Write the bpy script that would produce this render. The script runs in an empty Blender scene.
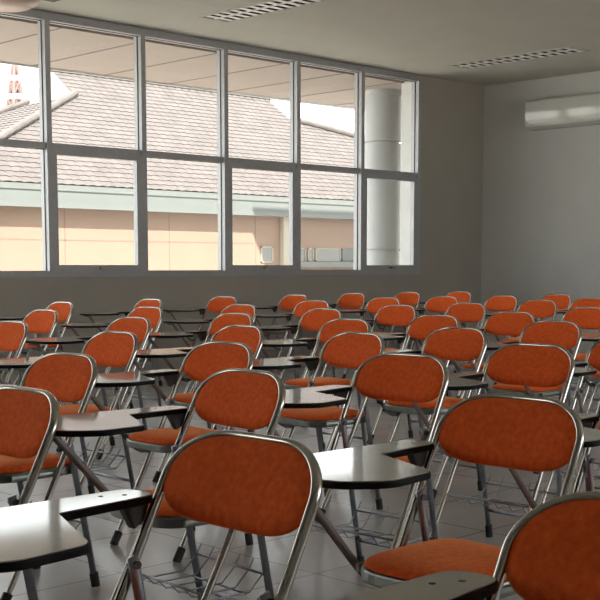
import bpy, bmesh, math, random
from mathutils import Vector, Matrix
random.seed(7)
sc = bpy.context.scene
COL = sc.collection
PI = math.pi

# ------------------------------------------------------------------ materials
def new_mat(name):
    m = bpy.data.materials.new(name); m.use_nodes = True
    nt = m.node_tree
    return m, nt, nt.nodes['Principled BSDF']

def mat(name, col, rough=.5, metal=0., noise=None, bump=None, spec=.5, coat=0., sheen=0.):
    """noise=(scale, amount) varies the base colour, bump=(scale, strength)."""
    m, nt, b = new_mat(name)
    b.inputs['Base Color'].default_value = (*col, 1)
    b.inputs['Roughness'].default_value = rough
    b.inputs['Metallic'].default_value = metal
    b.inputs['Specular IOR Level'].default_value = spec
    b.inputs['Coat Weight'].default_value = coat
    b.inputs['Sheen Weight'].default_value = sheen
    tc = nt.nodes.new('ShaderNodeTexCoord')
    if noise:
        n = nt.nodes.new('ShaderNodeTexNoise'); n.inputs['Scale'].default_value = noise[0]
        n.inputs['Detail'].default_value = 5
        nt.links.new(tc.outputs['Object'], n.inputs['Vector'])
        r = nt.nodes.new('ShaderNodeMapRange')
        r.inputs['From Min'].default_value = .3; r.inputs['From Max'].default_value = .7
        r.inputs['To Min'].default_value = 1 - noise[1]; r.inputs['To Max'].default_value = 1 + noise[1]
        nt.links.new(n.outputs['Fac'], r.inputs['Value'])
        x = nt.nodes.new('ShaderNodeMix'); x.data_type = 'RGBA'; x.blend_type = 'MULTIPLY'
        x.inputs['Factor'].default_value = 1
        x.inputs['A'].default_value = (*col, 1)
        nt.links.new(r.outputs['Result'], x.inputs['B'])
        nt.links.new(x.outputs['Result'], b.inputs['Base Color'])
    if bump:
        n2 = nt.nodes.new('ShaderNodeTexNoise'); n2.inputs['Scale'].default_value = bump[0]
        n2.inputs['Detail'].default_value = 4
        nt.links.new(tc.outputs['Object'], n2.inputs['Vector'])
        bp = nt.nodes.new('ShaderNodeBump'); bp.inputs['Strength'].default_value = bump[1]
        bp.inputs['Distance'].default_value = .01
        nt.links.new(n2.outputs['Fac'], bp.inputs['Height'])
        nt.links.new(bp.outputs['Normal'], b.inputs['Normal'])
    return m

def floor_mat():
    m, nt, b = new_mat('grey_floor_tiles')
    tc = nt.nodes.new('ShaderNodeTexCoord')
    br = nt.nodes.new('ShaderNodeTexBrick')
    br.offset = 0; br.squash = 1
    br.inputs['Scale'].default_value = 1
    br.inputs['Brick Width'].default_value = .5
    br.inputs['Row Height'].default_value = .5
    br.inputs['Mortar Size'].default_value = .005
    br.inputs['Mortar Smooth'].default_value = .2
    br.inputs['Color1'].default_value = (.44, .435, .44, 1)
    br.inputs['Color2'].default_value = (.40, .395, .40, 1)
    br.inputs['Mortar'].default_value = (.2, .196, .196, 1)
    nt.links.new(tc.outputs['Object'], br.inputs['Vector'])
    n = nt.nodes.new('ShaderNodeTexNoise'); n.inputs['Scale'].default_value = 2.2; n.inputs['Detail'].default_value = 6
    nt.links.new(tc.outputs['Object'], n.inputs['Vector'])
    r = nt.nodes.new('ShaderNodeMapRange'); r.inputs['To Min'].default_value = .85; r.inputs['To Max'].default_value = 1.12
    nt.links.new(n.outputs['Fac'], r.inputs['Value'])
    x = nt.nodes.new('ShaderNodeMix'); x.data_type = 'RGBA'; x.blend_type = 'MULTIPLY'; x.inputs['Factor'].default_value = 1
    nt.links.new(br.outputs['Color'], x.inputs['A']); nt.links.new(r.outputs['Result'], x.inputs['B'])
    nt.links.new(x.outputs['Result'], b.inputs['Base Color'])
    r2 = nt.nodes.new('ShaderNodeMapRange'); r2.inputs['To Min'].default_value = .16; r2.inputs['To Max'].default_value = .30
    nt.links.new(n.outputs['Fac'], r2.inputs['Value'])
    nt.links.new(r2.outputs['Result'], b.inputs['Roughness'])
    return m

def glass_mat():
    m, nt, b = new_mat('window_glass')
    nt.nodes.remove(b)
    out = nt.nodes['Material Output']
    t = nt.nodes.new('ShaderNodeBsdfTransparent'); t.inputs['Color'].default_value = (.95, .97, .96, 1)
    g = nt.nodes.new('ShaderNodeBsdfGlossy'); g.inputs['Roughness'].default_value = .02
    lw = nt.nodes.new('ShaderNodeLayerWeight'); lw.inputs['Blend'].default_value = .5
    pw = nt.nodes.new('ShaderNodeMath'); pw.operation = 'POWER'; pw.inputs[1].default_value = 5
    f = nt.nodes.new('ShaderNodeMath'); f.operation = 'MULTIPLY_ADD'; f.inputs[1].default_value = .9; f.inputs[2].default_value = .03
    nt.links.new(lw.outputs['Facing'], pw.inputs[0]); nt.links.new(pw.outputs[0], f.inputs[0])
    mx = nt.nodes.new('ShaderNodeMixShader')
    nt.links.new(f.outputs[0], mx.inputs['Fac'])
    nt.links.new(t.outputs['BSDF'], mx.inputs[1]); nt.links.new(g.outputs['BSDF'], mx.inputs[2])
    nt.links.new(mx.outputs['Shader'], out.inputs['Surface'])
    return m

def fabric_mat():
    m, nt, b = new_mat('orange_fabric')
    tc = nt.nodes.new('ShaderNodeTexCoord')
    def noise(scale, detail):
        n = nt.nodes.new('ShaderNodeTexNoise'); n.inputs['Scale'].default_value = scale; n.inputs['Detail'].default_value = detail
        nt.links.new(tc.outputs['Object'], n.inputs['Vector']); return n
    n1 = noise(70, 4); n2 = noise(420, 2)
    cr = nt.nodes.new('ShaderNodeValToRGB')
    cr.color_ramp.elements[0].position = .3; cr.color_ramp.elements[0].color = (.70, .094, .016, 1)
    cr.color_ramp.elements[1].position = .75; cr.color_ramp.elements[1].color = (.90, .15, .028, 1)
    nt.links.new(n1.outputs['Fac'], cr.inputs['Fac'])
    nt.links.new(cr.outputs['Color'], b.inputs['Base Color'])
    b.inputs['Roughness'].default_value = .85
    b.inputs['Specular IOR Level'].default_value = .15
    b.inputs['Sheen Weight'].default_value = .5
    b.inputs['Sheen Roughness'].default_value = .4
    b.inputs['Sheen Tint'].default_value = (1, .5, .2, 1)
    bp = nt.nodes.new('ShaderNodeBump'); bp.inputs['Strength'].default_value = .35; bp.inputs['Distance'].default_value = .002
    nt.links.new(n2.outputs['Fac'], bp.inputs['Height']); nt.links.new(bp.outputs['Normal'], b.inputs['Normal'])
    return m

M = dict(
    fabric=fabric_mat(),
    chrome=mat('chrome_tube', (.46, .45, .41), .16, 1., noise=(30, .08)),
    steel=mat('grey_steel_leg', (.30, .32, .36), .33, .85, noise=(25, .1)),
    pan=mat('metal_seat_pan', (.20, .21, .195), .35, .8, noise=(20, .1)),
    darksteel=mat('dark_steel_bracket', (.055, .052, .05), .4, .5, noise=(30, .1)),
    strut=mat('bronze_grey_strut', (.16, .14, .13), .4, .7, noise=(30, .1)),
    rubber=mat('black_rubber', (.012, .012, .012), .6, noise=(40, .2)),
    laminate=mat('beige_laminate', (.40, .38, .34), .07, noise=(9, .06), spec=.4),
    edge=mat('black_edge_band', (.010, .009, .010), .55, noise=(40, .2), spec=.12),
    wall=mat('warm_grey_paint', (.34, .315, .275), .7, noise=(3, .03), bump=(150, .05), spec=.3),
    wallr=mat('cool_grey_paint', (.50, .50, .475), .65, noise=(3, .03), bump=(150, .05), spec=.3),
    ceil=mat('ceiling_paint', (.56, .54, .48), .8, noise=(2, .03), spec=.2),
    white=mat('white_outer_paint', (.62, .62, .61), .6, noise=(4, .03)),
    alu=mat('window_aluminium', (.36, .36, .37), .42, .25, noise=(20, .05)),
    glass=glass_mat(),
    soffit=mat('soffit_boards', (.35, .285, .248), .6, noise=(3, .04)),
    groove=mat('soffit_joint', (.17, .135, .115), .8, noise=(10, .1)),
    tile=mat('roof_clay_tile', (.098, .081, .076), .8, noise=(3.5, .16), bump=(30, .5)),
    tilegrey=mat('roof_ridge_tile', (.105, .09, .084), .8, noise=(4, .15)),
    fascia=mat('pale_green_fascia', (.135, .143, .135), .6, noise=(4, .03)),
    peach=mat('peach_wall', (.24, .162, .12), .7, noise=(2, .03)),
    joint=mat('wall_joint', (.18, .125, .10), .8, noise=(10, .1)),
    cream=mat('cream_pilaster', (.34, .305, .25), .7, noise=(4, .03)),
    darkglass=mat('dark_window_pane', (.16, .155, .14), .15, noise=(4, .1)),
    ground=mat('concrete_paving', (.66, .62, .56), .85, noise=(2, .08)),
    acplastic=mat('air_conditioner_plastic', (.50, .50, .47), .1, noise=(5, .02), coat=.3),
    slot=mat('dark_slot', (.03, .03, .03), .6, noise=(10, .1)),
    lampwhite=mat('lamp_frame_paint', (.50, .48, .43), .6, noise=(10, .03)),
    louvre=mat('lamp_louvre', (.88, .88, .85), .35, .0, noise=(10, .03)),
    lampin=mat('lamp_recess', (.04, .04, .04), .5, noise=(10, .05)),
    tube=mat('lamp_tube', (.62, .62, .60), .3, noise=(10, .03)),
    pink=mat('pale_pink_cover', (.66, .47, .38), .3, noise=(8, .08)),
    towerred=mat('tower_red_paint', (.13, .075, .07), .6, noise=(2, .05)),
    towerwhite=mat('tower_white_paint', (.85, .85, .84), .6, noise=(2, .03)),
)

# ------------------------------------------------------------------ mesh helpers
def obj(name, bm, m, parent=None, smooth=False, label=None, kind=None, bevel=0):
    me = bpy.data.meshes.new(name)
    bmesh.ops.recalc_face_normals(bm, faces=bm.faces)
    bm.to_mesh(me); bm.free()
    me.materials.append(m)
    if smooth:
        for p in me.polygons: p.use_smooth = True
    o = bpy.data.objects.new(name, me); COL.objects.link(o)
    if parent: o.parent = parent
    if label: o['label'] = label
    if kind: o['kind'] = kind
    if bevel:
        b = o.modifiers.new('edge', 'BEVEL'); b.width = bevel; b.segments = 2; b.limit_method = 'ANGLE'
    return o

def empty(name, loc=(0, 0, 0), rz=0., label=None, cat=None, group=None, kind=None):
    o = bpy.data.objects.new(name, None); COL.objects.link(o)
    o.location = loc; o.rotation_euler = (0, 0, rz); o.empty_display_size = .1
    tag(o, label, cat, group, kind)
    return o

def tag(o, label=None, cat=None, group=None, kind=None):
    if label: o['label'] = label
    if cat: o['category'] = cat
    if group: o['group'] = group
    if kind: o['kind'] = kind
    return o

def box(bm, x0, x1, y0, y1, z0, z1):
    v = [bm.verts.new((x, y, z)) for z in (z0, z1) for y in (y0, y1) for x in (x0, x1)]
    for f in ((0, 2, 3, 1), (4, 5, 7, 6), (0, 1, 5, 4), (2, 6, 7, 3), (0, 4, 6, 2), (1, 3, 7, 5)):
        bm.faces.new([v[i] for i in f])
    return v

def boxes(*bs):
    bm = bmesh.new()
    for b in bs: box(bm, *b)
    return bm

def sweep(bm, pts, a, b, ref=None, n=12, closed=False, cap=True):
    """tube along pts; a = half-width across ref, b = half-width along ref (a vector or one per point)."""
    pts = [Vector(p) for p in pts]; rings = []
    N = len(pts)
    for i, p in enumerate(pts):
        if closed: t = pts[(i + 1) % N] - pts[i - 1]
        else: t = pts[min(i + 1, N - 1)] - pts[max(i - 1, 0)]
        t.normalize()
        rf = ref[i] if isinstance(ref, list) else ref
        rf = Vector(rf) if rf is not None else (Vector((0, 0, 1)) if abs(t.z) < .9 else Vector((1, 0, 0)))
        u = t.cross(rf).normalized(); w = u.cross(t).normalized()
        rings.append([bm.verts.new(p + u * (a * math.cos(2 * PI * k / n)) + w * (b * math.sin(2 * PI * k / n))) for k in range(n)])
    M_ = N if closed else N - 1
    for i in range(M_):
        r0, r1 = rings[i], rings[(i + 1) % N]
        for k in range(n):
            bm.faces.new((r0[k], r0[(k + 1) % n], r1[(k + 1) % n], r1[k]))
    if cap and not closed:
        bm.faces.new(rings[0][::-1]); bm.faces.new(rings[-1])
    return bm

def rod(bm, p0, p1, r, n=10):
    return sweep(bm, [p0, p1], r, r, n=n)

def round_poly(pts, radii, seg=6):
    """2-D polygon with rounded corners."""
    out = []; n = len(pts)
    for i, p in enumerate(pts):
        p = Vector(p); a = Vector(pts[i - 1]) - p; b = Vector(pts[(i + 1) % n]) - p
        r = radii[i] if isinstance(radii, (list, tuple)) else radii
        if r <= 0: out.append((p.x, p.y)); continue
        la, lb = a.length, b.length; a.normalize(); b.normalize()
        ang = a.angle(b); d = min(r / math.tan(ang / 2), la * .49, lb * .49)
        p0 = p + a * d; p1 = p + b * d
        for k in range(seg + 1):
            t = k / seg
            q = p0 * (1 - t) ** 2 + p * 2 * t * (1 - t) + p1 * t * t
            out.append((q.x, q.y))
    return out

def prism(bm, poly, z0, z1):
    lo = [bm.verts.new((x, y, z0)) for x, y in poly]; hi = [bm.verts.new((x, y, z1)) for x, y in poly]
    n = len(poly)
    bm.faces.new(lo[::-1]); bm.faces.new(hi)
    for i in range(n):
        bm.faces.new((lo[i], lo[(i + 1) % n], hi[(i + 1) % n], hi[i]))
    return bm

def pillow(outline, centre, fn, top, bot, rings=7):
    """closed padded shape: outline in 2-D, fn(u, v, h) -> 3-D, top/bot thickness."""
    bm = bmesh.new(); n = len(outline)
    def ring(r, h):
        return [bm.verts.new(fn(centre[0] + r * (u - centre[0]), centre[1] + r * (v - centre[1]), h)) for u, v in outline]
    rs = [math.sin(PI / 2 * (k + 1) / rings) for k in range(rings)]
    prof = lambda r: (1 - r ** 4) ** .5 if r < 1 else 0
    ct = bm.verts.new(fn(centre[0], centre[1], top)); cb = bm.verts.new(fn(centre[0], centre[1], -bot))
    T = [ring(r, top * prof(r)) for r in rs]
    B = [ring(r, -bot * prof(r)) for r in rs[:-1]] + [T[-1]]
    for S, c, flip in ((T, ct, 0), (B, cb, 1)):
        for i in range(n):
            f = (c, S[0][i], S[0][(i + 1) % n]); bm.faces.new(f[::-1] if flip else f)
        for a, b in zip(S, S[1:]):
            for i in range(n):
                f = (a[i], b[i], b[(i + 1) % n], a[(i + 1) % n]); bm.faces.new(f[::-1] if flip else f)
    return bm

# ------------------------------------------------------------------ camera
CAM_H = 1.105
f_px, px, py, hor, xv = 1200., 300., 395., 266., 1540.
pit = math.atan((py - hor) / f_px)
ax = math.atan((xv - px) / (f_px / math.cos(pit)))
hd = Vector((math.cos(ax), math.sin(ax), 0)); rt = Vector((math.sin(ax), -math.cos(ax), 0)); zz = Vector((0, 0, 1))
fw = hd * math.cos(pit) - zz * math.sin(pit); up = hd * math.sin(pit) + zz * math.cos(pit)
cam = bpy.data.cameras.new('camera'); co = bpy.data.objects.new('camera', cam); COL.objects.link(co)
mw = Matrix((rt, up, -fw)).transposed().to_4x4(); mw.translation = (0, 0, CAM_H)
co.matrix_world = mw
cam.sensor_fit = 'HORIZONTAL'; cam.sensor_width = 36; cam.lens = f_px / 600 * 36
cam.shift_x = 0; cam.shift_y = (py - 300) / 600
cam.clip_start = .05; cam.clip_end = 500
sc.camera = co

# ------------------------------------------------------------------ room
XL, XR, YB, YW, ZC = -3.0, 13.16, -2.5, 10.0, 3.49
WT = .31
def struct(name, bm, m, label=None, **k):
    return obj(name, bm, m, kind='structure', label=label, **k)

struct('floor', boxes((XL - .2, XR + .2, YB - .2, YW + WT, -.12, 0)), floor_mat(), 'grey square tiled floor with thin dark joints')

LAMPS = [(7.58, 7.94, 7.58, 9.17), (11.50, 11.86, 7.58, 9.25)]
def ceiling():
    bm = bmesh.new()
    xs = sorted({XL, XR, *[v for l in LAMPS for v in l[:2]]}); ys = sorted({YB, YW, *[v for l in LAMPS for v in l[2:]]})
    for i in range(len(xs) - 1):
        for j in range(len(ys) - 1):
            cx_, cy_ = (xs[i] + xs[i + 1]) / 2, (ys[j] + ys[j + 1]) / 2
            if any(l[0] < cx_ < l[1] and l[2] < cy_ < l[3] for l in LAMPS): continue
            box(bm, xs[i], xs[i + 1], ys[j], ys[j + 1], ZC, ZC + .012)
    return bm
struct('ceiling', ceiling(), M['ceil'], 'plain painted ceiling with two recessed lamp openings')
struct('roof_slab', boxes((XL - 3, XR + 6, YB - 4, 12.40, ZC + .14, ZC + .3)), M['white'])  # long left and rear overhangs added to keep direct sun out of the room

WX0, WX1 = -1.35, 11.86          # window opening along X
SILL = 1.0
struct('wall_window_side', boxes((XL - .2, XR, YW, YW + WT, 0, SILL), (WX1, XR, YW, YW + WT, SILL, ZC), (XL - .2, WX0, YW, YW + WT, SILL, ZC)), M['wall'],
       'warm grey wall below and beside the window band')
struct('wall_right', boxes((XR, XR + .2, YB - .2, YW + WT, 0, ZC)), M['wallr'], 'grey wall carrying the air conditioner')
struct('trim_1', boxes((WX1 - .012, WX1 - .001, YW + .075, YW + WT + .004, SILL, ZC - .02)), M['white'], 'white window reveal at the right end of the window band')
# wall behind the camera and wall on the left, each with an unseen opening added to bring in daylight
struct('wall_rear', boxes((XL - .2, XR + .2, YB - .2, YB, 0, 1.0), (XL - .2, XR + .2, YB - .2, YB, 2.9, ZC), (XL - .2, 4.0, YB - .2, YB, 1.0, 2.9), (11.5, XR + .2, YB - .2, YB, 1.0, 2.9)), M['wallr'])
struct('wall_left', boxes((XL - .2, XL, YB, YW, 0, .9), (XL - .2, XL, YB, YW, 2.9, ZC), (XL - .2, XL, YB, 5.4, .9, 2.9), (XL - .2, XL, 8.6, YW, .9, 2.9)), M['wallr'])

# ---- window band
def make_windows():
    root = empty('window_1', (0, YW, SILL), 0, 'long window band of white and grey aluminium frames, two panes high', None, None, 'structure')
    off = Vector((0, -YW, -SILL))
    def part(name, bs, m, par=root, **k):
        bm = bmesh.new()
        for b in bs: box(bm, b[0], b[1], b[2] - YW, b[3] - YW, b[4] - SILL, b[5] - SILL)
        return obj(name, bm, m, par, kind='structure', **k)
    zt, zb, zm0, zm1 = ZC - .005, SILL, 2.215, 2.275
    y0, y1 = YW - .012, YW + .11
    edges = [6.395, 7.515, 8.615, 9.705, 10.78]     # centres of the mullions
    left = []
    x = edges[0] - 1.11
    while x > WX0 + .3:
        left.insert(0, x); x -= 1.11
    mull = left + edges
    part('head_rail', [(WX0, WX1, y0, y1, zt - .075, zt)], M['alu'])
    part('sill_rail', [(WX0, WX1, y0, y1, zb, zb + .055)], M['alu'])
    part('jamb', [(WX0, WX0 + .05, y0, y1, zb + .055, zt - .075)], M['alu'])
    part('jamb', [(WX1 - .055, WX1, y0, y1, zb + .055, zt - .075)], M['alu'])
    for x in mull:
        part('mullion', [(x - .028, x + .028, y0, y1, zb + .055, zt - .075)], M['alu'])
    cols = [WX0 + .05] + [v for x in mull for v in (x - .028, x + .028)] + [WX1 - .055]
    cells = [(cols[i], cols[i + 1]) for i in range(0, len(cols), 2)]
    nc = len(cells)
    for i, (a, b) in enumerate(cells):
        part('transom', [(a, b, y0 + .02, y1, zm0, zm1)], M['alu'])
        def gasket(a, b, y, z0, z1, par):
            g = .005
            part('gasket', [(a, a + g, y - .004, y + .008, z0, z1), (b - g, b, y - .004, y + .008, z0, z1), (a + g, b - g, y - .004, y + .008, z0, z0 + g), (a + g, b - g, y - .004, y + .008, z1 - g, z1)], M['rubber'], par)
        part('pane', [(a, b, YW + .045, YW + .049, zm1, zt - .075)], M['glass'])
        gasket(a, b, YW + .045, zm1, zt - .075, root)
        if (nc - 1 - i) % 2 == 0:      # an awning sash fills the lower opening
            w, w2 = .05, .072
            s = part('sash', [(a, a + w, y0, YW + .05, zb + .055, zm0), (b - w2, b, y0, YW + .05, zb + .055, zm0),
                              (a + w, b - w2, y0, YW + .05, zm0 - .05, zm0), (a + w, b - w2, y0, YW + .05, zb + .055, zb + .115)], M['alu'],
                     label='opening sash with a broad frame')
            part('pane', [(a + w, b - w2, YW + .02, YW + .024, zb + .115, zm0 - .05)], M['glass'], s)
            c = (a + b) / 2
            part('handle', [(c - .06, c + .06, y0 - .018, y0, zb + .075, zb + .095), (c - .02, c + .02, y0 - .032, y0 - .018, zb + .07, zb + .1)], M['chrome'], s)
        else:
            part('pane', [(a, b, YW + .045, YW + .049, zb + .055, zm0)], M['glass'])
            gasket(a, b, YW + .045, zb + .055, zm0, root)
make_windows()

# ------------------------------------------------------------------ ceiling lamps
def lamp(l, label):
    x0, x1, y0, y1 = l
    cx_, cy_ = (x0 + x1) / 2, (y0 + y1) / 2
    t = empty('ceiling_lamp', (cx_, cy_, ZC), 0, label, 'lamp', 'recessed louvre lamps in the ceiling')
    w, h = (x1 - x0) / 2, (y1 - y0) / 2
    fr = .014
    obj('lamp_frame', boxes((-w - .012, -w + fr, -h - .012, h + .012, -.008, .004), (w - fr, w + .012, -h - .012, h + .012, -.008, .004),
                            (-w + fr, w - fr, -h - .012, -h + fr, -.008, .004), (-w + fr, w - fr, h - fr, h + .012, -.008, .004)), M['lampwhite'], t)
    obj('housing', boxes((-w, -w + .004, -h, h, .004, .1), (w - .004, w, -h, h, .004, .1), (-w, w, -h, -h + .004, .004, .1), (-w, w, h - .004, h, .004, .1), (-w, w, -h, h, .1, .104)), M['lampin'], t)
    obj('spine', boxes((-.012, .012, -h + fr, h - fr, -.004, .004)), M['louvre'], t)
    n = 13; L = 2 * h - 2 * fr
    for s in (-1, 1):
        xa, xb = (.012, w - fr) if s > 0 else (-w + fr, -.012)
        tb = bmesh.new(); rod(tb, ((xa + xb) / 2, -h + fr, .075), ((xa + xb) / 2, h - fr, .075), .013)
        obj('lamp_tube', tb, M['tube'], t, smooth=True)
        for k in range(n):
            y = -h + fr + L * (k + .5) / n
            bm = bmesh.new()
            # wedge-shaped cross blade: wide at the face, thin above
            prof = [(-.028, 0), (.028, 0), (.024, .005), (-.024, .005)]
            a = [bm.verts.new((xa, y + p, q - .003)) for p, q in prof]; b = [bm.verts.new((xb, y + p, q - .003)) for p, q in prof]
            bm.faces.new(a); bm.faces.new(b[::-1])
            for i in range(4): bm.faces.new((a[i], a[(i + 1) % 4], b[(i + 1) % 4], b[i]))
            obj('louvre_blade', bm, M['louvre'], t)
lamp(LAMPS[0], 'louvred lamp recessed in the ceiling above the middle of the windows')
lamp(LAMPS[1], 'louvred lamp recessed in the ceiling above the air conditioner corner')

# rounded fixture cut by the top left corner
t = empty('ceiling_fixture', (5.62, 9.42, ZC), 0, 'rounded pinkish fixture under the ceiling at the top left corner', 'fixture')
bm = bmesh.new()
bmesh.ops.create_uvsphere(bm, u_segments=32, v_segments=16, radius=1)
for v in bm.verts: v.co = Vector((v.co.x * .30, v.co.y * .30, v.co.z * .115 - .075))
obj('cover', bm, M['pink'], t, smooth=True)
bm = bmesh.new(); bmesh.ops.create_cone(bm, cap_ends=True, segments=32, radius1=.16, radius2=.17, depth=.05)
for v in bm.verts: v.co.z += -.026
obj('mounting_plate', bm, M['slot'], t)
bm = boxes((.02, .36, -.56, -.20, -.10, -.004))
obj('bracket', bm, M['slot'], t, bevel=.01)

# ------------------------------------------------------------------ air conditioner
def aircon():
    ya, yb, z0, z1, d = 7.85, 9.19, 2.835, 3.205, .215
    t = empty('air_conditioner', (XR, (ya + yb) / 2, z0), 0, 'white split air conditioner mounted high on the right wall', 'air conditioner')
    h = z1 - z0; L = (yb - ya) / 2
    prof = [(0, .0), (-.13, .0), (-.19, .03), (-d, .11), (-d, h - .03), (-d + .03, h), (0, h)]
    prof = round_poly(prof, [.0, .03, .03, .03, .02, .02, 0], 5)
    bm = bmesh.new()
    a = [bm.verts.new((x, -L, z)) for x, z in prof]; b = [bm.verts.new((x, L, z)) for x, z in prof]
    bm.faces.new(a); bm.faces.new(b[::-1])
    for i in range(len(a)): bm.faces.new((a[i], a[(i + 1) % len(a)], b[(i + 1) % len(a)], b[i]))
    obj('body', bm, M['acplastic'], t, bevel=.006)
    # slightly bowed front panel
    bm = bmesh.new(); n = 10
    ring = []
    for i in range(n + 1):
        z = .115 + (h - .15) * i / n; bow = .012 * math.sin(PI * i / n)
        ring.append([bm.verts.new((-d - .004 - bow, y, z)) for y in (-L + .02, L - .02)] + [bm.verts.new((-d + .004, y, z)) for y in (L - .02, -L + .02)])
    for i in range(n):
        for k in range(4): bm.faces.new((ring[i][k], ring[i][(k + 1) % 4], ring[i + 1][(k + 1) % 4], ring[i + 1][k]))
    bm.faces.new(ring[0]); bm.faces.new(ring[-1][::-1])
    obj('front_panel', bm, M['acplastic'], t)
    bm = bmesh.new(); sweep(bm, [(-.204, -L + .06, .066), (-.204, L - .06, .066)], .036, .005, ref=(-.95, 0, -.3))
    obj('flap', bm, M['acplastic'], t)
aircon()

# ------------------------------------------------------------------ tablet-arm folding chair
K1, K2, BOW, HW = .48, .06, .025, .197
def surf_x(y, z):
    d = .8 - z
    return -(K1 * d + K2 * d * d) + BOW * (1 - min(1, (y / .206) ** 2)) * max(0, min(1, (z - .5) / .2))
OX = .22     # the chair's origin lies under the seat, .22 in front of the back's top

def P(x, y, z): return Vector((x + OX, y, z))

def make_chair():
    root = empty('tablet_chair')
    # bent tube: front feet -> back -> front feet
    rx, rz, zt = .126, .085, .791
    half = [(HW, z) for z in [.03 + (zt - rz - .03) * i / 22 for i in range(23)]]
    half += [(HW - rx + rx * math.cos(PI / 2 * k / 12), zt - rz + rz * math.sin(PI / 2 * k / 12)) for k in range(1, 13)]
    flat = [((HW - rx) * (1 - 2 * k / 10), zt) for k in range(1, 10)]
    path = half + flat + [(-y, z) for y, z in half[::-1]]
    pts, refs = [], []
    for y, z in path:
        pts.append(P(surf_x(y, z), y, z))
        dz = (surf_x(y, z + .005) - surf_x(y, z - .005)) / .01; dy = (surf_x(y + .004, z) - surf_x(y - .004, z)) / .008
        refs.append(Vector((1, -dy, -dz)).normalized())
    bm = bmesh.new(); sweep(bm, pts, .008, .0112, refs, n=14)
    fr = obj('frame_tube', bm, M['chrome'], root, smooth=True, label='bent chrome tube')
    for s in (1, -1):
        bm = bmesh.new(); sweep(bm, [P(surf_x(s * HW, .0) + .0, s * HW, 0), P(surf_x(s * HW, .05), s * HW, .05)], .014, .018, (1, 0, .5), n=14)
        obj('rubber_foot', bm, M['rubber'], fr, smooth=False)
    # backrest
    ol = []
    se_ = lambda c, e: math.copysign(abs(c) ** (2 / e), c)
    for sx, zc, rz_, rx_, a0, ex in ((1, .703, .0865, .128, 0, 2.4), (-1, .703, .0865, .128, 1, 2.4), (-1, .703, .066, .13, 2, 2.35), (1, .703, .066, .13, 3, 2.35)):
        for k in range(11):
            a = PI / 2 * (a0 + k / 10)
            ol.append((sx * (.195 - rx_) + rx_ * se_(math.cos(a), ex), zc + rz_ * se_(math.sin(a), ex)))
    ol = [p for i, p in enumerate(ol) if (Vector(p) - Vector(ol[i - 1])).length > 1e-4]
    def back(u, v, h):
        dz = (surf_x(u, v + .005) - surf_x(u, v - .005)) / .01; dy = (surf_x(u + .004, v) - surf_x(u - .004, v)) / .008
        n = Vector((-1, dy, dz)).normalized()
        return P(surf_x(u, v), u, v) + n * h
    obj('backrest', pillow(ol, (0, .71), back, .018, .014), M['fabric'], root, smooth=True)
    # seat
    so = round_poly([(-.415, -.172), (-.06, -.158), (-.06, .158), (-.415, .172)], [.12, .07, .07, .12], 9)
    se = obj('seat', pillow(so, (-.24, 0), lambda u, v, h: P(u, v, .436 + h), .026, .008), M['fabric'], root, smooth=True)
    bm = bmesh.new(); prism(bm, [(x + OX, y) for x, y in round_poly([(-.42, -.176), (-.055, -.161), (-.055, .161), (-.42, .176)], [.12, .07, .07, .12], 9)], .402, .433)
    obj('seat_pan', bm, M['pan'], se, bevel=.006, label='metal pan under the seat')
    # rear legs
    for s in (1, -1):
        bm = bmesh.new(); y = s * (HW - .0185)
        sweep(bm, [P(-.141, y, .566), P(-.134, y, .54), P(-.037, y, .03)], .0075, .0125, (1, 0, 0), n=12)
        lg = obj('rear_leg', bm, M['steel'], root, smooth=True)
        bm = bmesh.new(); sweep(bm, [P(-.031, y, 0), P(-.040, y, .05)], .013, .017, (1, 0, 0), n=14)
        obj('rubber_foot', bm, M['rubber'], lg)
        bm = bmesh.new(); rod(bm, P(-.137, s * (HW - .032), .552), P(-.137, s * (HW - .006), .552), .008, 14)
        obj('pivot_bolt', bm, M['darksteel'], lg)
        # link from the seat rail to the tube
        bm = bmesh.new(); sweep(bm, [P(-.36, s * .181, .418), P(-.165, s * .187, .418)], .004, .011, (0, 0, 1), n=8)
        obj('seat_rail', bm, M['pan'], root, bevel=0)
    bm = bmesh.new(); rod(bm, P(-.053, -HW + .018, .115), P(-.053, HW - .018, .115), .007)
    obj('stretcher', bm, M['steel'], root, smooth=True)
    # wire basket
    bm = bmesh.new(); zb = .185
    xf, xr = surf_x(HW, zb) + .01, -.076
    for x, z, e in ((xf, zb + .03, HW + .004), (xr, zb + .045, HW - .02)):
        rod(bm, P(x, -e, z), P(x, e, z), .004, 8)
    for k in range(6):
        y = -.16 + .064 * k
        sweep(bm, [P(xf, y, zb + .03), P(xf + .03, y, zb), P(xr - .05, y, zb), P(xr, y, zb + .045), P(xr + .018, y, zb + .075)], .0028, .0028, (0, 1, 0), n=6)
    rod(bm, P(xr - .06, -.16, zb - .003), P(xr - .06, .16, zb - .003), .0028, 6)
    obj('book_basket', bm, M['steel'], root, smooth=True)
    # writing tablet on the sitter's right
    pl = [(-.092, .255), (-.082, .165), (-.318, .145), (-.412, -.082), (-.56, -.098), (-.655, -.03), (-.66, .20), (-.60, .268)]
    rad = [.045, .04, .014, .045, .08, .10, .10, .06]
    edge = round_poly([(x + OX, y) for x, y in pl], rad, 7)
    cxm, cym = -.42 + OX, .1
    bm = bmesh.new(); prism(bm, edge, .6635, .6785)
    eb = obj('writing_tablet', bm, M['edge'], root, bevel=.004, label='tablet board with a black edge band')
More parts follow.
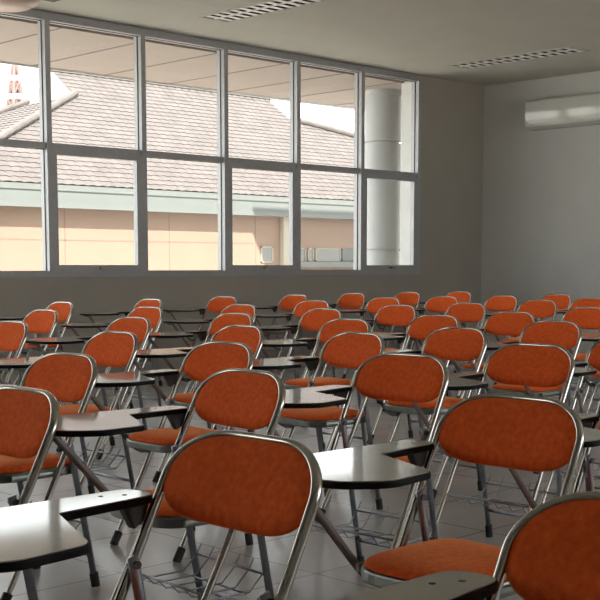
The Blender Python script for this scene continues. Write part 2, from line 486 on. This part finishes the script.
    # laminate set just inside the band
    def inset(poly, d):
        out = []; n = len(poly)
        ar = sum(poly[i][0] * poly[(i + 1) % n][1] - poly[(i + 1) % n][0] * poly[i][1] for i in range(n))
        sg = 1 if ar > 0 else -1
        for i in range(n):
            a, b = Vector(poly[i - 1]), Vector(poly[(i + 1) % n]); t_ = (b - a).normalized()
            nn = Vector((-t_.y, t_.x)) * sg * d
            out.append((poly[i][0] + nn.x, poly[i][1] + nn.y))
        return out
    bm = bmesh.new(); prism(bm, inset(edge, .004), .672, .6805)
    obj('tablet_top', bm, M['laminate'], eb, label='beige glossy laminate surface')
    for x, y in ((-.14, .20), (-.18, .22)):
        bm = bmesh.new(); rod(bm, P(x, y, .678), P(x, y, .6812), .0045, 12)
        obj('screw', bm, M['darksteel'], eb)
    # bracket under the arm, at the tube
    bm = bmesh.new(); yb_ = HW + .006
    q = [(-.145, .663), (-.075, .663), (-.092, .622), (-.115, .61)]
    a = [bm.verts.new(P(x, yb_, z)) for x, z in q]; b = [bm.verts.new(P(x, yb_ + .022, z)) for x, z in q]
    bm.faces.new(a); bm.faces.new(b[::-1])
    for i in range(4): bm.faces.new((a[i], a[(i + 1) % 4], b[(i + 1) % 4], b[i]))
    obj('tablet_bracket', bm, M['darksteel'], root, bevel=.003)
    # strut from seat rail up to the board
    bm = bmesh.new(); ys = .208
    sweep(bm, [P(-.205, ys, .362), P(-.265, ys, .364), P(-.30, ys, .382), P(-.33, ys, .41), P(-.535, ys, .635), P(-.555, ys, .655), P(-.60, ys, .660)], .004, .0115, (-.3, 0, 1), n=8)
    obj('tablet_strut', bm, M['strut'], root)
    return root

CHAIRS = {
 # key: (x, y, rot)  back-top position, turn
 'pp': (1.408, .787, .002),
 'p': (1.447, 1.611, .018), 'w': (2.336, 1.663, .013), 'w2': (3.10, 1.68, .01),
 'e': (1.595, 2.645, 0), 'o': (2.351, 2.636, -.06), 'v': (3.198, 2.746, .05), 'nn': (3.967, 2.746, .027), 'nn2': (4.72, 2.75, 0),
 'd': (2.356, 3.592, .04), 'n': (3.162, 3.687, .016), 'u': (4.07, 3.79, -.07), 'ee': (4.771, 3.751, -.05), 'mm': (5.753, 3.849, -.025), 'oo': (6.78, 3.88, 0),
 'i': (3.316, 4.644, 0), 'm': (4.122, 4.664, -.038), 't': (5.104, 4.834, -.007), 'dd': (5.923, 4.84, .02), 'hh': (6.716, 4.827, .02), 'll': (7.825, 4.939, 0),
 'c': (3.519, 5.917, 0), 'h': (4.342, 5.91, .03), 'l': (5.179, 5.927, .007), 's': (6.195, 6.108, .02), 'z': (7.224, 6.293, .03), 'cc': (8.076, 6.262, .03),
 'ii': (9.24, 6.349, .045), 'kk': (10.145, 6.389, 0),
 'b': (4.612, 7.32, .017), 'g': (5.503, 7.292, .03), 'k': (6.417, 7.266, .034), 'r': (7.606, 7.629, .09), 'y': (8.885, 7.918, .094), 'bb': (9.618, 7.776, .07),
 'gg': (10.328, 7.552, .014), 'jj': (11.247, 7.499, 0),
 'a': (5.708, 8.778, 0), 'f': (6.83, 9.013, 0), 'j': (7.907, 9.216, .08), 'q': (8.937, 9.244, .057), 'x': (9.909, 9.311, .035), 'aa': (10.909, 9.347, 0), 'ff': (11.568, 9.104, 0),
}
LINES = [
 (['pp'], None),
 (['p', 'w', 'w2'], None),
 (['e', 'o', 'v', 'nn', 'nn2'], None),
 (['d', 'n', 'u', 'ee', 'mm', 'oo'], 'fifth line from the windows'),
 (['i', 'm', 't', 'dd', 'hh', 'll'], 'fourth line from the windows'),
 (['c', 'h', 'l', 's', 'z', 'cc', 'ii', 'kk'], 'third line from the windows'),
 (['b', 'g', 'k', 'r', 'y', 'bb', 'gg', 'jj'], 'second line from the windows'),
 (['a', 'f', 'j', 'q', 'x', 'aa', 'ff'], 'line along the window wall'),
]
ORD = ['first', 'second', 'third', 'fourth', 'fifth', 'sixth', 'seventh', 'eighth']
SPECIAL = {
 'pp': 'orange tablet chair cut off by the bottom right corner, nearest the camera',
 'p': 'large orange tablet chair at bottom centre, its pale tablet cut by the left edge',
 'w': 'large orange tablet chair behind the bottom right one, glossy tablet before it',
 'w2': 'tablet chair past the right edge, only its two-pronged pale tablet visible',
 'e': 'orange tablet chair cut off by the left edge above the foreground tablet',
 'o': 'orange tablet chair directly behind the bottom centre chair, dark bracket on its left tube',
 'v': 'orange tablet chair above the large glossy tablet at the centre',
 'nn': 'orange tablet chair directly above the big one at lower right',
 'nn2': 'tablet chair past the right edge, black tablet edge visible at mid height',
 'oo': 'orange tablet chair of which only a sliver shows at the right edge',
}
proto = make_chair()
def copy_tree(o, parent=None):
    c = o.copy(); COL.objects.link(c)
    if parent: c.parent = parent
    for ch in list(o.children): copy_tree(ch, c)
    return c
first = True
for keys, where in LINES:
    for k, key in enumerate(keys):
        x, y, r = CHAIRS[key]
        o = proto if first else copy_tree(proto)
        first = False
        o.location = (x - OX * math.cos(r), y - OX * math.sin(r), 0); o.rotation_euler = (0, 0, r)
        lab = SPECIAL.get(key) or 'orange tablet chair, %s from the left in the %s' % (ORD[k], where)
        tag(o, lab, 'chair', 'orange tablet-arm chairs set out in lines')

# ------------------------------------------------------------------ outside
struct('ground', boxes((-60, 90, YW + WT + .01, 120, -.3, -.15)), M['ground'])
struct('ground_rear', boxes((-60, 90, -60, YB - .21, -.3, -.15)), M['ground'])
struct('ground_left', boxes((-60, XL - .21, YB - .2, YW + WT, -.3, -.15)), M['ground'])

# soffit of the eaves over the outer walkway
ZS = 3.42
sf = empty('eaves_soffit', (6, 11.3, ZS), 0, 'pinkish boarded eaves soffit outside above the windows', None, None, 'structure')
obj('board', boxes((-9, 13, 10.27 - 11.3, 12.38 - 11.3, 0, .10)), M['soffit'], sf, kind='structure')
js = [.73 + k for k in range(-8, 12)]
bm = bmesh.new()
for x in js: box(bm, x - .011, x + .011, 10.27 - 11.3, 12.37 - 11.3, -.004, .002)
obj('board_joint', bm, M['groove'], sf, kind='structure')
obj('edge_board', boxes((-9, 13, 12.38 - 11.3, 12.42 - 11.3, -.02, .3)), M['white'], sf, kind='structure')

# round column outside
cx_, cy_, cr = 12.19, 10.93, .245
t = empty('column', (cx_, cy_, -.15), 0, 'round pale column with ring joints outside the last window', None, None, 'structure')
bm = bmesh.new()
prof = [(cr, 0), (cr, 1.455), (cr - .03, 1.456), (cr - .03, 1.482), (cr, 1.483), (cr, 2.875), (cr - .03, 2.876), (cr - .03, 2.902), (cr, 2.905), (cr, 3.5), (cr + .012, 3.505), (cr + .012, ZS + .15)]
seg = 48; rings = [[bm.verts.new((r * math.cos(2 * PI * k / seg), r * math.sin(2 * PI * k / seg), z)) for k in range(seg)] for r, z in prof]
for a, b in zip(rings, rings[1:]):
    for k in range(seg): bm.faces.new((a[k], a[(k + 1) % seg], b[(k + 1) % seg], b[k]))
bm.faces.new(rings[0][::-1]); bm.faces.new(rings[-1])
o = obj('shaft', bm, mat('column_paint', (.46, .475, .48), .5, noise=(4, .03)), t, kind='structure')
for p in o.data.polygons: p.use_smooth = True
md = o.modifiers.new('split', 'EDGE_SPLIT'); md.split_angle = .6

# unseen slab on posts, added to cast the slanting shadow on the opposite wall
struct('unseen_shadow_slab', boxes((13.25, 40, 2, 13.85, 6.0, 6.12)), M['white'])
struct('unseen_slab_post', boxes((14.5, 14.7, 3, 3.2, 3.79, 6.0), (14.5, 14.7, 10, 10.2, 3.79, 6.0), (18.5, 18.7, 3, 3.2, 3.79, 6.0), (18.5, 18.7, 10, 10.2, 3.79, 6.0)), M['white'])

# opposite building
def building():
    Y0, YWL, ZE, S = 17.0, 17.2, 2.43, .7
    root = empty('neighbouring_building', (16, 20.5, -.15), 0, 'low peach building with a pinkish clay tile roof outside the windows', 'building')
    off = Vector((-16, -20.5, .15))
    def part(name, bs, m, par=root, **k):
        bm = bmesh.new()
        for b in bs: box(bm, b[0] - 16, b[1] - 16, b[2] - 20.5, b[3] - 20.5, b[4] + .15, b[5] + .15)
        return obj(name, bm, m, par, **k)
    X0, X1 = 8.9, 30.
    part('wall', [(X0 + .3, X1 - .3, YWL, 23.4, -.15, 2.3)], M['peach'], label='peach rendered wall')
    part('fascia', [(X0 - .03, X1, Y0 - .02, Y0 + .05, 2.05, 2.425), (X0 - .03, X0 + .04, Y0 + .05, 23.9, 2.05, 2.40)], M['fascia'], label='pale green fascia board')
    part('fascia_moulding', [(X0 - .05, X1, Y0 - .055, Y0 - .02, 2.05, 2.13), (X0 - .05, X1, Y0 - .04, Y0 - .02, 2.33, 2.40)], M['fascia'])
    part('eaves_board', [(X0 + .04, X1 - .1, Y0 + .05, YWL, 2.2, 2.23)], M['fascia'])
    bs = [(X0 + .3, 15.5, YWL - .003, YWL + .01, 1.525, 1.545)] + [(x - .009, x + .009, YWL - .003, YWL + .01, -.1, 2.2) for x in (11.27, 13.47, 15.55)]
    part('wall_joint', bs, M['joint'])
    part('pilaster', [(16.2, 16.5, YWL - .1, YWL + .02, -.15, 2.2)], M['cream'], label='cream pilaster')
    part('pilaster', [(9.5, 9.8, YWL - .1, YWL + .02, -.15, 2.2)], M['cream'], label='cream pilaster')
    for a, b, z0, z1 in ((15.68, 16.0, 1.17, 1.48), (16.58, 16.88, 1.2, 1.46), (16.95, 17.1, 1.2, 1.46), (17.16, 17.9, 1.2, 1.46), (18.5, 19.3, 1.2, 1.46)):
        w = part('window', [(a, b, YWL - .02, YWL + .02, z1 - .02, z1), (a, b, YWL - .02, YWL + .02, z0, z0 + .02), (a, a + .025, YWL - .02, YWL + .02, z0, z1), (b - .025, b, YWL - .02, YWL + .02, z0, z1)], M['cream'])
        part('pane', [(a + .02, b - .02, YWL - .008, YWL + .0, z0 + .015, z1 - .015)], M['darkglass'], w)
    part('panel', [(17.93, 18.45, YWL - .03, YWL + .01, 1.2, 1.46)], M['fascia'], label='pale louvred panel')
    part('ledge', [(16.5, 24, YWL - .25, YWL + .02, 1.08, 1.19)], M['fascia'], label='pale green ledge below the windows')
    # tiled roof planes: rows of wavy tiles as real geometry
    def tiled(name, O, U, V, nrow, uL, uR, m, pitch=.2):
        """O origin at eave, U unit along eave, V vector up the whole slope; uL(t), uR(t) limits along U."""
        O, U, V = Vector(O), Vector(U), Vector(V); N = U.cross(V).normalized()
        if N.z < 0: N = -N
        bm = bmesh.new()
        a0, b0 = min(uL(0), uL(1)), max(uR(0), uR(1))
        nu = int((b0 - a0) / pitch * 6); vs = []
        for r in range(nrow):
            for t, lift in ((r / nrow, .011), ((r + 1.06) / nrow, .0)):
                tt = min(t, 1); lo, hi = uL(tt), uR(tt); row = []
                for i in range(nu + 1):
                    u = a0 + (b0 - a0) * i / nu; u = max(lo, min(hi, u))
                    h = .014 * abs(math.sin(PI * u / pitch)) + lift
                    row.append(bm.verts.new(O + U * u + V * tt + N * h + off))
                vs.append(row)
            a, b = vs[-2], vs[-1]
            for i in range(nu):
                if (a[i].co - a[i + 1].co).length < 1e-4 and (b[i].co - b[i + 1].co).length < 1e-4: continue
                bm.faces.new((a[i], a[i + 1], b[i + 1], b[i]))
            if r:
                p = vs[-3]
                for i in range(nu):
                    if (a[i].co - a[i + 1].co).length < 1e-4: continue
                    bm.faces.new((p[i], p[i + 1], a[i + 1], a[i]))
        bmesh.ops.remove_doubles(bm, verts=bm.verts, dist=1e-5)
        bmesh.ops.dissolve_degenerate(bm, edges=bm.edges, dist=1e-5)
        return obj(name, bm, m, root)
    GL, GR, ZG, YG = 13.2, 18.9, 4.32, 19.7
    ZR, YR = 4.88, 20.5
    # front slope to the gable foot, then on to the ridge
    tg = (YG - Y0) / (YR - Y0)
    lo = lambda t: X0 + (GL - X0) * min(1, t / tg)
    hi = lambda t: X1 + (GR - X1) * min(1, t / tg)
    tiled('roof_slope', (0, Y0, ZE), (1, 0, 0), (0, YR - Y0, ZR - ZE), 27, lo, hi, M['tile'])
    tiled('roof_slope', (0, 24, ZE), (1, 0, 0), (0, -(24 - YR), ZR - ZE), 27, lo, hi, M['tile'])
    # hip ends
    tiled('roof_slope', (X0, 0, ZE), (0, 1, 0), (GL - X0, 0, ZG - ZE), 24, lambda t: Y0 + (YG - Y0) * t, lambda t: 24 + (21.3 - 24) * t, M['tile'])
    tiled('roof_slope', (X1, 0, ZE), (0, 1, 0), (GR - X1, 0, ZG - ZE), 30, lambda t: Y0 + (YG - Y0) * t, lambda t: 24 + (21.3 - 24) * t, M['tile'])
    for x in (GL, GR):
        bm = bmesh.new(); s = .04
        v = [[bm.verts.new(Vector((x + d, y, z)) + off) for y, z in ((YG, ZG - .02), (21.3, ZG - .02), (YR, ZR))] for d in (-s, s)]
        bm.faces.new(v[0]); bm.faces.new(v[1][::-1])
        for i in range(3): bm.faces.new((v[0][i], v[0][(i + 1) % 3], v[1][(i + 1) % 3], v[1][i]))
        obj('gable', bm, M['cream'], root)
    # ridge and hip caps
    for p0, p1 in (((GL - .05, YR, ZR + .035), (GR + .05, YR, ZR + .035)), ((GL, YG, ZG + .05), (X0, Y0, ZE + .05)), ((GR, YG, ZG + .05), (X1, Y0, ZE + .05)),
                   ((GL, 21.3, ZG + .05), (X0, 24, ZE + .05)), ((GR, 21.3, ZG + .05), (X1, 24, ZE + .05))):
        p0, p1 = Vector(p0), Vector(p1); L = (p1 - p0).length; n = int(L / .33)
        bm = bmesh.new()
        for k in range(n):
            a = p0.lerp(p1, k / n); b = p0.lerp(p1, (k + 1.1) / n)
            sweep(bm, [a + off + Vector((0, 0, .012)), b + off], .075, .065, None, n=10)
        obj('ridge_cap', bm, M['tilegrey'], root)
building()

# distant lattice tower
def tower():
    X, Y = 27.2, 45.
    root = empty('lattice_tower', (X, Y, -.15), 0, 'distant red and white lattice tower above the tiled roof, left pane', 'tower')
    zt = 9.7
    def wid(z): return .02 + (zt - z) * .115
    cs = [(-1, -1), (1, -1), (1, 1), (-1, 1)]
    p = lambda q, z: Vector((q[0] * wid(z), q[1] * wid(z), z + .15))
    for a, b, red in ((-.15, 3.5, 0), (3.5, 6.2, 1), (6.2, 7.5, 0), (7.5, 8.02, 1), (8.02, 8.2, 0), (8.2, 8.78, 1), (8.78, 8.95, 0), (8.95, 9.7, 1)):
        bm = bmesh.new()
        for k in range(4):
            c, d = cs[k], cs[(k + 1) % 4]
            rod(bm, p(c, a), p(c, b), .07, 6); rod(bm, p(c, b), p(d, b), .06, 6)
            rod(bm, p(c, a), p(d, b), .06, 6); rod(bm, p(d, a), p(c, b), .06, 6)
        obj('lattice_section', bm, M['towerred'] if red else M['towerwhite'], root)
    bm = bmesh.new(); rod(bm, (0, 0, zt - .1), (0, 0, zt + .6), .05, 8); obj('mast', bm, M['towerred'], root)
tower()

# ------------------------------------------------------------------ light
w = bpy.data.worlds.new('sky'); sc.world = w; w.use_nodes = True
nt = w.node_tree; bg = nt.nodes['Background']
bg.inputs['Color'].default_value = (.97, .985, 1.0, 1)
bg.inputs['Strength'].default_value = 2.6
sun = bpy.data.lights.new('sun', 'SUN'); sun.energy = 10; sun.angle = .009; sun.color = (1, .95, .88)
so_ = bpy.data.objects.new('sun', sun); COL.objects.link(so_)
d = Vector((.65, 1, -1.25)).normalized()
so_.rotation_euler = d.to_track_quat('-Z', 'Y').to_euler()

vs = sc.view_settings
sc.display_settings.display_device = 'sRGB'
vs.view_transform = 'Standard'; vs.look = 'None'; vs.exposure = 0.8; vs.gamma = 1; vs.use_curve_mapping = False
sc.cycles.use_denoising = True
sc.cycles.max_bounces = 10; sc.cycles.diffuse_bounces = 6; sc.cycles.transparent_max_bounces = 16
sc.cycles.sample_clamp_indirect = 6
